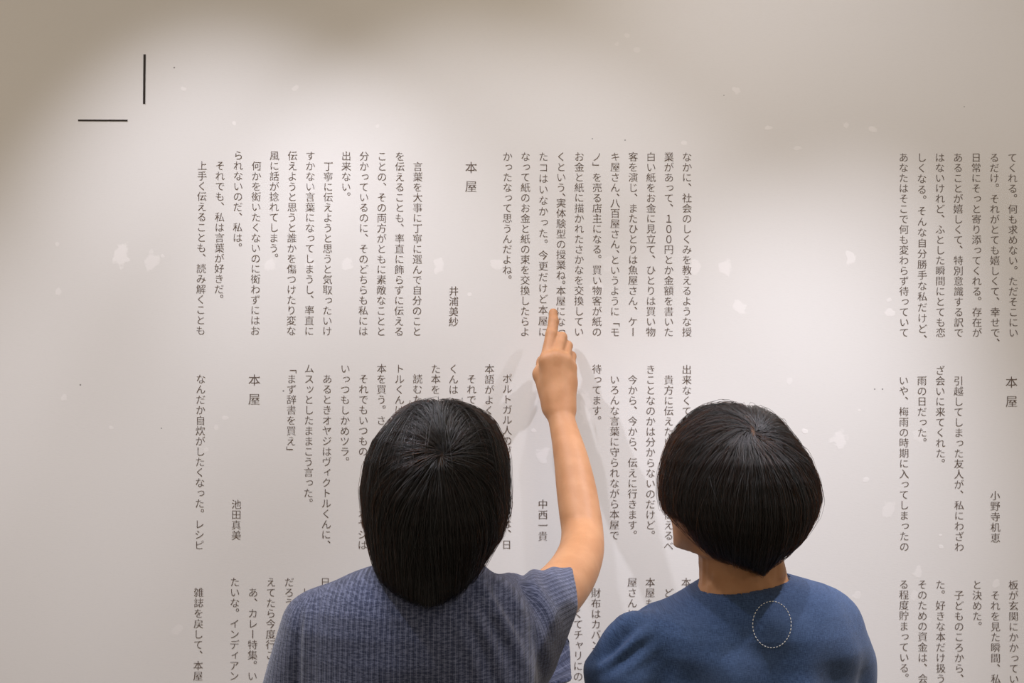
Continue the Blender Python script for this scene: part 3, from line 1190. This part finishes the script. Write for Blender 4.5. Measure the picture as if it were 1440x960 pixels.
def person_knit():
    base = np.array((-.10, 1.53, 0.0))
    hc = pt(612, 672, 1.505)
    R = rot_head(math.radians(-4), math.radians(14))
    neck = pt(606, 838, 1.50)
    shR, shL = pt(727, 868, 1.60), pt(440, 885, 1.50)
    elb = pt(818, 757, 1.885)
    wr = pt(786, 577, 2.035)

    Fd = Field(axis([(-.36, 0.03, .006), (0.03, .19, .0022)]),
               axis([(1.30, 1.86, .006), (1.86, 2.14, .0022)]),
               axis([(-.01, 1.10, .012), (1.10, 1.50, .005), (1.50, 1.76, .0022)]))
    head_field(Fd, hc, R, neck)
    # trunk and legs
    hipz = .86
    hips = [np.array((-.19, 1.51, hipz)), np.array((-.03, 1.54, hipz))]
    feet = [np.array((-.21, 1.49, .0)), np.array((-.02, 1.52, .0))]
    Fd.add(loft_fn([(.80, -.26, .04, 1.44, 1.61), (.95, -.235, .015, 1.45, 1.60), (1.08, -.235, .01, 1.45, 1.61),
                    (1.20, -.25, .01, 1.435, 1.62), (1.265, -.20, -.01, 1.455, 1.58), (1.30, -.16, -.05, 1.47, 1.55)]),
           (-.3, 1.40, .75), (.1, 1.7, 1.35), 0)
    Fd.cone(neck, neck + np.array((0, 0, -.08)), .053, .075, .04)
    Fd.chain([shL, neck + np.array((0, 0, -.055)), shR], (.045, .05, .045), .04)
    legs_field(Fd, hips, feet)
    # arm hanging at the left side
    eL = shL + np.array((-.03, .03, -.28))
    wL = eL + np.array((.02, .10, -.22))
    Fd.chain([shL, eL, wL], (.046, .036, .025), .02)
    relaxed_hand(Fd, wL, wL - eL, (1, .1, 0), (.1, 1, -.2))
    # raised arm: shoulder, upper arm, elbow, forearm
    Fd.tube([shR, pt(764, 850, 1.67), pt(799, 814, 1.765), pt(816, 780, 1.84), pt(819, 750, 1.890), pt(815, 718, 1.918), pt(810, 685, 1.945),
             pt(803, 645, 1.975), pt(793, 603, 2.015), pt(787, 578, 2.033), pt(784, 560, 2.043)],
            (.047, .043, .0400, .0372, .0350, .0348, .0338, .0298, .0246, .0235, .0235), .015)
    # pointing hand, back to the camera
    mcp = [pt(768.5, 507, 2.050), pt(782, 503, 2.047), pt(794, 507, 2.052), pt(801.5, 517, 2.060)]
    for i, m in enumerate(mcp):
        w = pt((779, 784, 790, 796)[i], 574, 2.036)
        Fd.cone(w, m, .0165, (.0135, .0135, .0125, .0115)[i], .014)
    Fd.cone(pt(771, 540, 2.06), pt(797, 540, 2.06), .014, .014, .02)
    hand_k = .004
    finger(Fd, [mcp[0], pt(775.5, 470, 2.077), pt(778.5, 452, 2.092), pt(777.8, 439.5, 2.104)], (.0125, .0107, .0096, .0082), hand_k)
    finger(Fd, [mcp[1], pt(790, 474, 2.078), pt(789.5, 484, 2.104), pt(786.5, 499, 2.108)], (.0118, .0095, .0085, .0075), hand_k)
    finger(Fd, [mcp[2], pt(798.3, 486, 2.080), pt(797, 497, 2.103), pt(793.5, 510, 2.105)], (.0112, .0088, .0080, .0070), hand_k)
    finger(Fd, [mcp[3], pt(804, 500.5, 2.083), pt(802, 511, 2.100), pt(798.5, 521, 2.101)], (.0105, .0080, .0072, .0064), hand_k)
    Fd.chain([pt(775, 572, 2.045), pt(760.5, 526, 2.068), pt(764, 509, 2.090), pt(772, 498, 2.104)], (.016, .0132, .0105, .0088), .010)
    # knuckles
    for m, r in zip(mcp, (.0085, .009, .008, .007)):
        Fd.ell(m + np.array((0, -.0020, -.002)), (r, r * .9, r * 1.4), .012)
    Fd.clip(loft_fn(KNIT_HAIR(), 2.15), .012, lambda x, y, z: (z > hc[2] + .045) & (x > -9) & (y > -9), (-.3, 1.3, 1.3), (.03, 1.7, 1.6))
    Fd.clip(loft_fn(KNIT_HAIR(), 2.15), .009, lambda x, y, z: (y < 1.56) & (z > hc[2] - .08) & (x > -9), (-.3, 1.3, 1.3), (.03, 1.7, 1.6))
    neck_fn = cone_fn(pt(606, 835, 1.50), pt(606, 760, 1.515), .052, .056)
    sh_fn = KNIT_SHIRT()
    Fd.clip(sh_fn, .0075, lambda x, y, z: (neck_fn(x, y, z) > 0) & (z > 1.2) & (z < 1.40) & ((x - .056) * .5 + (y - 1.66) * .8 < 0),
            (-.4, 1.3, 1.15), (.12, 1.8, 1.45))
    P, Q = Fd.mesh()
    P = relax(P, Q, 3)
    body = fast_mesh('person', P, Q, skin, None, base)
    body.location = base
    tag(body, 'dark-haired person in a short-sleeved ribbed blue-grey knit shirt pointing at the wall print', 'person')
    # nails on the pointing finger are turned to the wall side of the back: small plates
    add_eyes(body, base, hc, R)
    trousers_and_shoes(body, base, hips, feet, (-.11, 1.525), .98, denim, canvas_shoe)

    # ---- shirt
    Fs = Field(axis([(-.40, -.05, .004), (-.05, .16, .003)]), axis([(1.34, 1.80, .004)]), axis([(.80, 1.08, .010), (1.08, 1.42, .003)]))
    tor = KNIT_TRUNK()
    box_lo, box_hi = np.array((-.5, 1.3, .7)), np.array((.3, 1.9, 1.45))
    Fs.add(tor, box_lo, box_hi, 0)
    # left sleeve hangs down
    a, b = SL_A, SL_B
    Fs.chain([a, b], (.046, .058), .035)
    # right sleeve, raised: snug on the arm above, hanging loose below
    sA, sB = SR[0][:2]
    for q in SR:
        Fs.cone(*q, .03)
    # the opening: inside of the sleeve taken out
    th = .0055
    ax = unit(sB - sA)
    inner = []
    for p, q_, ra, rb in SR:
        p2 = p + (q_ - p) * .45
        r2 = ra + (rb - ra) * .45
        e = q_ + (q_ - p) * .4
        inner.append(cone_fn(p2, e, r2 - th, rb + (rb - ra) * .4 - th, None))

    def inside(x, y, z):
        d = inner[0](x, y, z)
        for g in inner[1:]:
            d = smin(d, g(x, y, z), .03)
        return d
    Fs.sub(inside, (-.06, 1.55, 1.05), (.2, 1.85, 1.42), .0)
    z_top, z_bot = pt(813, 845, 1.66)[2], pt(770, 955, 1.58)[2]
    x_top, x_bot, x_far = pt(810, 845, 1.66)[0], pt(768, 955, 1.58)[0], pt(806, 934, 1.70)[0]

    def beyond(x, y, z):
        w = np.clip((z_top - z) / (z_top - z_bot), 0, 1.2)
        near = x_top + (x_bot - x_top) * w ** 1.3
        f_ = np.clip((y - 1.625) / .085, 0, 1)
        f_ = f_ * f_ * (3 - 2 * f_)
        return near + (np.maximum(x_far - near, 0)) * f_ - x + .002 * np.sin(z * 70)
    Fs.sub(beyond, (.0, 1.52, 1.0), (.3, 1.9, 1.45), .002, pad=.0)
    # neck opening
    Fs.sub(cone_fn(pt(606, 815, 1.505), pt(606, 760, 1.515), .050, .062), (-.2, 1.4, 1.25), (0, 1.6, 1.45), .004)
    P, Q = Fs.mesh()
    P = relax(P, Q, 3)
    N = normals(P, Q)
    # folds running from the armpit up to the raised shoulder, soft drape elsewhere
    wr_c = pt(718, 845, 1.55)
    d = P - wr_c
    w = np.exp(-((d[:, 0] / .055) ** 2 + (d[:, 2] / .075) ** 2)) * (N[:, 1] < .6)
    ph = (P[:, 0] * .80 + P[:, 2] * .42)
    fold = np.sin(ph * 2 * math.pi / .023 + .9 * np.sin(P[:, 2] * 38)) 
    disp = w * fold * .0040
    disp += .0016 * np.sin(P[:, 0] * 46 + 1.5 * np.sin(P[:, 2] * 18)) * np.sin(P[:, 2] * 26 + P[:, 0] * 9)
    seam = pt(413, 910, 1.42)
    disp -= .0050 * np.exp(-((P[:, 0] - seam[0] - .02 * (P[:, 2] - seam[2])) / .006) ** 2) * np.clip((seam[2] + .045 - P[:, 2]) / .03, 0, 1) * (N[:, 1] < 0)
    P = P + N * disp[:, None]
    # ribs run down the trunk and along the sleeves
    sdir = ax
    rel = P - sA
    e1 = unit(np.cross(sdir, (0, 0, 1)))
    e2 = np.cross(sdir, e1)
    ang = np.arctan2(rel @ e2, rel @ e1)
    along = rel @ sdir
    on_sleeve = (along > .022 + .018 * np.sin(ang * 1.0)) & (P[:, 0] > -.06)
    cx = (-.105)
    angt = np.arctan2(P[:, 0] - cx, -(P[:, 1] - 1.54))
    ut = np.where(np.abs(angt) < 1.3, (P[:, 0] - cx), .16 * angt)
    aL, dirL = a, unit(b - a)
    relL = P - aL
    sideL = P[:, 0] < aL[0] + .012 + .0 * P[:, 2]
    angL = np.arctan2(relL[:, 1], -relL[:, 0])
    uvw = np.stack((ut, P[:, 2], np.zeros(len(P))), 1)
    uvw[sideL] = np.stack((angL * .05, P[:, 2], np.zeros(len(P))), 1)[sideL]
    uvw[on_sleeve] = np.stack((ang * .056, along, np.zeros(len(P))), 1)[on_sleeve]
    shirt = fast_mesh('knit_shirt', P, Q, knit_material(), body, base, {'uvw': ('FLOAT_VECTOR', uvw)})

    # ---- hair
    lv = KNIT_HAIR()
    Fh = Field(axis([(-.23, .03, .003)]), axis([(1.35, 1.66, .003)]), axis([(1.26, 1.58, .003)]))
    Fh.add(loft_fn(lv, 2.15), (-.4, 1.2, 1.1), (.2, 1.8, 1.7), 0)
    P, Q = Fh.mesh()
    P = relax(P, Q, 8)
    whorl = pt(624, 634, 1.402)
    p0, p1 = pt(624, 624, 1.402), pt(621.5, 648, 1.396)
    C = np.array((pt(612, 690, 1.5)[0], 1.505, pt(612, 700, 1.5)[2]))
    Rt = star_table(P, Q, C) - .0065
    hem_pts = np.array([(500, 775), (515, 800), (523, 812), (547, 833), (581, 848), (607, 854), (641, 845), (660, 826), (673, 806), (690, 782), (712, 740), (730, 720)], float)
    hz = np.array([(pt(x, y, 1.45)[0], pt(x, y, 1.42)[2]) for x, y in hem_pts])

    def hem(Pp, j):
        z = np.interp(Pp[:, 0], hz[:, 0], hz[:, 1])
        return Pp[:, 2] + j < z + .013

    fz = hc[2] + .045

    def face(Pp):
        return (Pp[:, 1] > 1.565) & (Pp[:, 2] < fz)
    # cap a little inside the strands
    N = normals(P, Q)
    fc = P[Q].mean(1)
    Qk = Q[~(face(fc) | hem(fc, .004) | ((fc[:, 1] > 1.535) & (fc[:, 2] < fz - .05)))]
    Pi = P - N * .0085
    ab = p1 - p0
    t = np.clip(((P - p0) @ ab) / (ab @ ab), 0, 1)
    dist = np.linalg.norm(P - p0 - t[:, None] * ab, axis=1)
    sc = np.clip(1.5 - dist / .0035, 0, 1)
    cap = fast_mesh('hair', Pi, Qk, cap_material('black_hair_mass', (.006, .005, .0045), (.085, .045, .022)), body, base, {'scalp': ('FLOAT', sc)})
    hair_strands('hair_strands', cap, base, C, Rt, whorl, 26000, hem, face, hair_material('black_hair', .99, .1), 11, (p0, p1, .0040),
                 lift=.0060, fly=.006, radial_len=.05)
    return body


# ================================================================== PERSON IN THE INDIGO SHIRT
def LINEN_TRUNK():
    rows = [(808, 1060, 1112, 1.485, 1.555), (813, 1035, 1132, 1.465, 1.57), (818, 1008, 1150, 1.452, 1.58), (824, 985, 1166, 1.442, 1.59), (832, 968, 1178, 1.432, 1.60),
            (842, 951, 1187, 1.424, 1.61), (852, 933, 1193, 1.416, 1.615), (862, 915, 1197, 1.410, 1.62), (878, 900, 1201, 1.402, 1.625),
            (905, 893, 1203, 1.394, 1.63), (960, 888, 1200, 1.386, 1.635), (1060, 893, 1190, 1.385, 1.64), (1200, 890, 1195, 1.385, 1.65), (1450, 875, 1210, 1.38, 1.66)]
    return loft_fn(hair_levels(rows, 1.50), 2.3)


LS = [([pt(905, 903, 1.475), pt(878, 948, 1.475), pt(866, 1080, 1.50)], (.034, .049, .062)),
      ([pt(1165, 880, 1.53), pt(1168, 960, 1.545), pt(1180, 1080, 1.56)], (.044, .046, .056))]


def LINEN_SHIRT():
    fs = [LINEN_TRUNK()]
    for p, r in LS:
        fs += [cone_fn(p[0], p[1], r[0], r[1]), cone_fn(p[1], p[2], r[1], r[2])]

    def fn(x, y, z):
        d = fs[0](x, y, z)
        for g in fs[1:]:
            d = smin(d, g(x, y, z), .03)
        return d
    return fn


def LINEN_HAIR():
    rows = [(565, 1015, 1040, 1.500, 1.535), (569, 1000, 1062, 1.480, 1.565), (575, 986, 1080, 1.463, 1.585), (584, 974, 1093, 1.449, 1.60), (598, 960, 1107, 1.434, 1.612),
            (618, 946, 1123, 1.418, 1.622), (645, 936, 1140, 1.403, 1.628), (672, 931, 1151, 1.394, 1.628), (700, 931, 1155, 1.389, 1.62),
            (722, 936, 1151, 1.389, 1.61), (742, 950, 1145, 1.392, 1.59), (760, 968, 1137, 1.398, 1.57), (776, 988, 1121, 1.405, 1.555),
            (789, 1010, 1103, 1.413, 1.54), (799, 1038, 1086, 1.420, 1.52), (807, 1060, 1076, 1.426, 1.50)]
    return hair_levels(rows, None)


def person_linen():
    base = np.array((.29, 1.52, 0.0))
    hc = pt(1030, 678, 1.515)
    R = rot_head(math.radians(28), math.radians(2))
    neck = pt(1041, 835, 1.50)
    yaw = math.radians(14)
    rt = np.array((math.cos(yaw), math.sin(yaw), 0))
    fw = np.array((-math.sin(yaw), math.cos(yaw), 0))
    shR, shL = pt(1160, 880, 1.54), pt(912, 905, 1.475)
    Fd = Field(axis([(.05, .53, .005)]), axis([(1.28, 1.80, .005)]), axis([(-.01, 1.16, .012), (1.16, 1.60, .0035)]))
    head_field(Fd, hc, R, neck, .049)
    hipz = .86
    ctr = np.array((.29, 1.50, 0))
    hips = [ctr - rt * .08 + np.array((0, 0, hipz)), ctr + rt * .08 + np.array((0, 0, hipz))]
    feet = [ctr - rt * .095, ctr + rt * .095]
    Fd.add(loft_fn([(.80, .145, .435, 1.42, 1.59), (.95, .165, .415, 1.43, 1.58), (1.08, .165, .41, 1.43, 1.59),
                    (1.20, .165, .42, 1.425, 1.59), (1.26, .20, .39, 1.45, 1.56), (1.295, .25, .35, 1.46, 1.54)]),
           (0, 1.40, .75), (.5, 1.7, 1.35), 0)
    Fd.cone(neck, neck + np.array((0, 0, -.07)), .054, .075, .04)
    Fd.chain([shL, neck + np.array((0, 0, -.05)), shR], (.043, .05, .043), .04)
    legs_field(Fd, hips, feet)
    for s, sh in ((-1, shL), (1, shR)):
        el = sh + rt * (.035 * s) + fw * .02 + np.array((0, 0, -.27))
        w = el + fw * .10 + np.array((0, 0, -.21))
        Fd.chain([sh, el, w], (.043, .034, .024), .02)
        relaxed_hand(Fd, w, w - el, -rt * s, fw + np.array((0, 0, -.2)))
    cut = hc + R @ np.array((0, .035, 0))
    Fv = R[:, 1]
    Fd.clip(loft_fn(LINEN_HAIR(), 2.1), .009, lambda x, y, z: ((x - cut[0]) * Fv[0] + (y - cut[1]) * Fv[1] < 0) & (z > hc[2] - .05),
            (0, 1.3, 1.3), (.6, 1.7, 1.6))
    Fd.clip(loft_fn(LINEN_HAIR(), 2.1), .012, lambda x, y, z: (z > hc[2] + .045) & (x > -9) & (y > -9), (0, 1.3, 1.3), (.6, 1.7, 1.6))
    Fd.ell(pt(964, 731, 1.468), (.0065, .009, .013), .006)      # ear lobe below the hair
    neck_fn = cone_fn(pt(1041, 850, 1.495), pt(1046, 780, 1.51), .052, .062, ((0, 1, 0), 1.05))
    Fd.clip(LINEN_SHIRT(), .0075, lambda x, y, z: (neck_fn(x, y, z) > 0) & (z > 1.1) & (z < 1.37), (0, 1.3, 1.08), (.6, 1.8, 1.42))
    P, Q = Fd.mesh()
    P = relax(P, Q, 3)
    body = fast_mesh('person', P, Q, skin, None, base)
    body.location = base
    tag(body, 'person with a chin-length black bob and indigo blue linen top, head turned slightly left', 'person')
    add_eyes(body, base, hc, R)
    trousers_and_shoes(body, base, hips, feet, (.29, 1.505), .98, beige, brown_shoe)

    # ---- shirt
    Fs = Field(axis([(.04, .53, .0033)]), axis([(1.30, 1.72, .0033)]), axis([(.74, 1.08, .010), (1.08, 1.26, .003), (1.26, 1.36, .0018)]))
    Fs.add(LINEN_TRUNK(), (-.1, 1.2, .6), (.6, 1.9, 1.45), 0)
    # loose sleeves
    for p, r in LS:
        Fs.chain(p, r, .03)
    # boat neck
    nb, nt = pt(1041, 838, 1.495), pt(1046, 780, 1.51)
    Fs.sub(cone_fn(nb, nt, .050, .066, ((0, 1, 0), 1.05)), (.15, 1.38, 1.2), (.45, 1.62, 1.45), .004)
    P, Q = Fs.mesh()
    P = relax(P, Q, 3)
    N = normals(P, Q)
    x, z = P[:, 0], P[:, 2]
    top = pt(0, 865, 1.4)[2]
    below = np.clip((top - z) / .08, 0, 1)
    disp = below * .0085 * np.sin(x * 62 + 2.2 * np.sin(z * 9) + .6 * np.sin(x * 21))
    disp += .0032 * np.sin(x * 33 + z * 40 + 1.3 * np.sin(z * 25))
    cuff = pt(858, 893, 1.45)
    d = P - cuff
    w = np.exp(-((d[:, 0] / .035) ** 2 + (d[:, 2] / .03) ** 2))
    disp += w * .0080 * np.sin((x * .55 - z * .85) * 2 * math.pi / .020)
    P = P + N * disp[:, None]
    uvw = np.stack((np.where(np.abs(N[:, 0]) > .8, P[:, 1], x), z, np.zeros(len(P))), 1)
    shirt = fast_mesh('linen_top', P, Q, linen_material(), body, base, {'uvw': ('FLOAT_VECTOR', uvw)})
    # ---- running stitch ring on the back
    bvh = BVHTree.FromPolygons([Vector(p) for p in P], [list(map(int, q)) for q in Q])
    vs, fs = [], []
    cam0 = Vector((0, 0, CZ))
    ring = []
    NS = 320
    for i in range(NS):
        t = 2 * math.pi * i / NS
        p_ = pt(1085.5 + 27 * math.cos(t), 878 + 32.5 * math.sin(t), 1.4)
        dr = (Vector(p_) - cam0).normalized()
        h = bvh.ray_cast(cam0, dr)
        if h[0] is None:
            ring.append((Vector(p_), Vector((0, -1, 0))))
        else:
            ring.append((h[0], h[1]))
    per = NS // 40
    for s in range(40):
        seg = [ring[(s * per + k) % NS] for k in range(int(per * .65) + 1)]
        n0 = len(vs)
        for q, (p_, nn) in enumerate(seg):
            nx = seg[min(q + 1, len(seg) - 1)][0] - seg[max(q - 1, 0)][0]
            if nn.y > 0:
                nn = -nn
            side = nx.cross(nn).normalized()
            r = .00055 * (0.5 if q in (0, len(seg) - 1) else 1.0)
            for k in range(6):
                a = 2 * math.pi * k / 6
                vs.append(np.array(p_ + nn * (.0003 + r * math.sin(a)) + side * r * math.cos(a)))
        for q in range(len(seg) - 1):
            for k in range(6):
                fs.append((n0 + q * 6 + k, n0 + q * 6 + (k + 1) % 6, n0 + (q + 1) * 6 + (k + 1) % 6, n0 + (q + 1) * 6 + k))
    st = mesh_obj('stitched_ring', vs, fs, plain('white_thread', (.72, .72, .70), .8, .2), shirt)
    st.data.transform(Matrix.Translation(-Vector(base)))
    st['label'] = 'white running-stitch ring'

    # ---- hair: a full rounded bob
    lv = LINEN_HAIR()
    Fh = Field(axis([(.16, .44, .003)]), axis([(1.36, 1.66, .003)]), axis([(1.30, 1.58, .003)]))
    Fh.add(loft_fn(lv, 2.1), (0, 1.2, 1.1), (.6, 1.8, 1.7), 0)
    P, Q = Fh.mesh()
    P = relax(P, Q, 8)
    whorl = pt(1062, 601, 1.437)
    p0, p1 = pt(1056, 579, 1.46), pt(1064, 606, 1.43)
    C = np.array((pt(1043, 690, 1.5)[0], 1.51, pt(1043, 690, 1.5)[2]))
    Rt = star_table(P, Q, C) - .0065
    # lower edge of the bob
    hem_pts = np.array([(925, 708), (940, 719), (955, 727), (966, 738), (975, 752), (1000, 788), (1036, 800), (1060, 803), (1071, 809), (1083, 800), (1100, 791), (1118, 778), (1138, 762), (1160, 725)], float)
    hz = np.array([(pt(x_, y_, 1.46)[0], pt(x_, y_, 1.43)[2]) for x_, y_ in hem_pts])

    def hem(Pp, j):
        zz = np.interp(Pp[:, 0], hz[:, 0], hz[:, 1])
        return Pp[:, 2] + j * .7 < zz + .003

    Fv = R[:, 1]
    fz = hc[2] + .04

    def face(Pp):
        return (((Pp - hc) @ Fv) > .062) & (Pp[:, 2] < fz)
    N = normals(P, Q)
    fc = P[Q].mean(1)
    Qk = Q[~(face(fc) | hem(fc, .004))]
    Pi = P - N * .0085
    ab = p1 - p0
    t = np.clip(((P - p0) @ ab) / (ab @ ab), 0, 1)
    dist = np.linalg.norm(P - p0 - t[:, None] * ab, axis=1)
    sc = np.clip(1.4 - dist / .002, 0, 1)
    cap = fast_mesh('hair', Pi, Qk, cap_material('brown_black_hair_mass', (.008, .006, .005), (.20, .115, .075)), body, base, {'scalp': ('FLOAT', sc)})
    hair_strands('hair_strands', cap, base, C, Rt, whorl, 26000, hem, face, hair_material('brown_black_hair', .97, .3), 23, (p0, p1, .0016),
                 lift=.005, radial_len=.055)
    return body


person_knit()
person_linen()
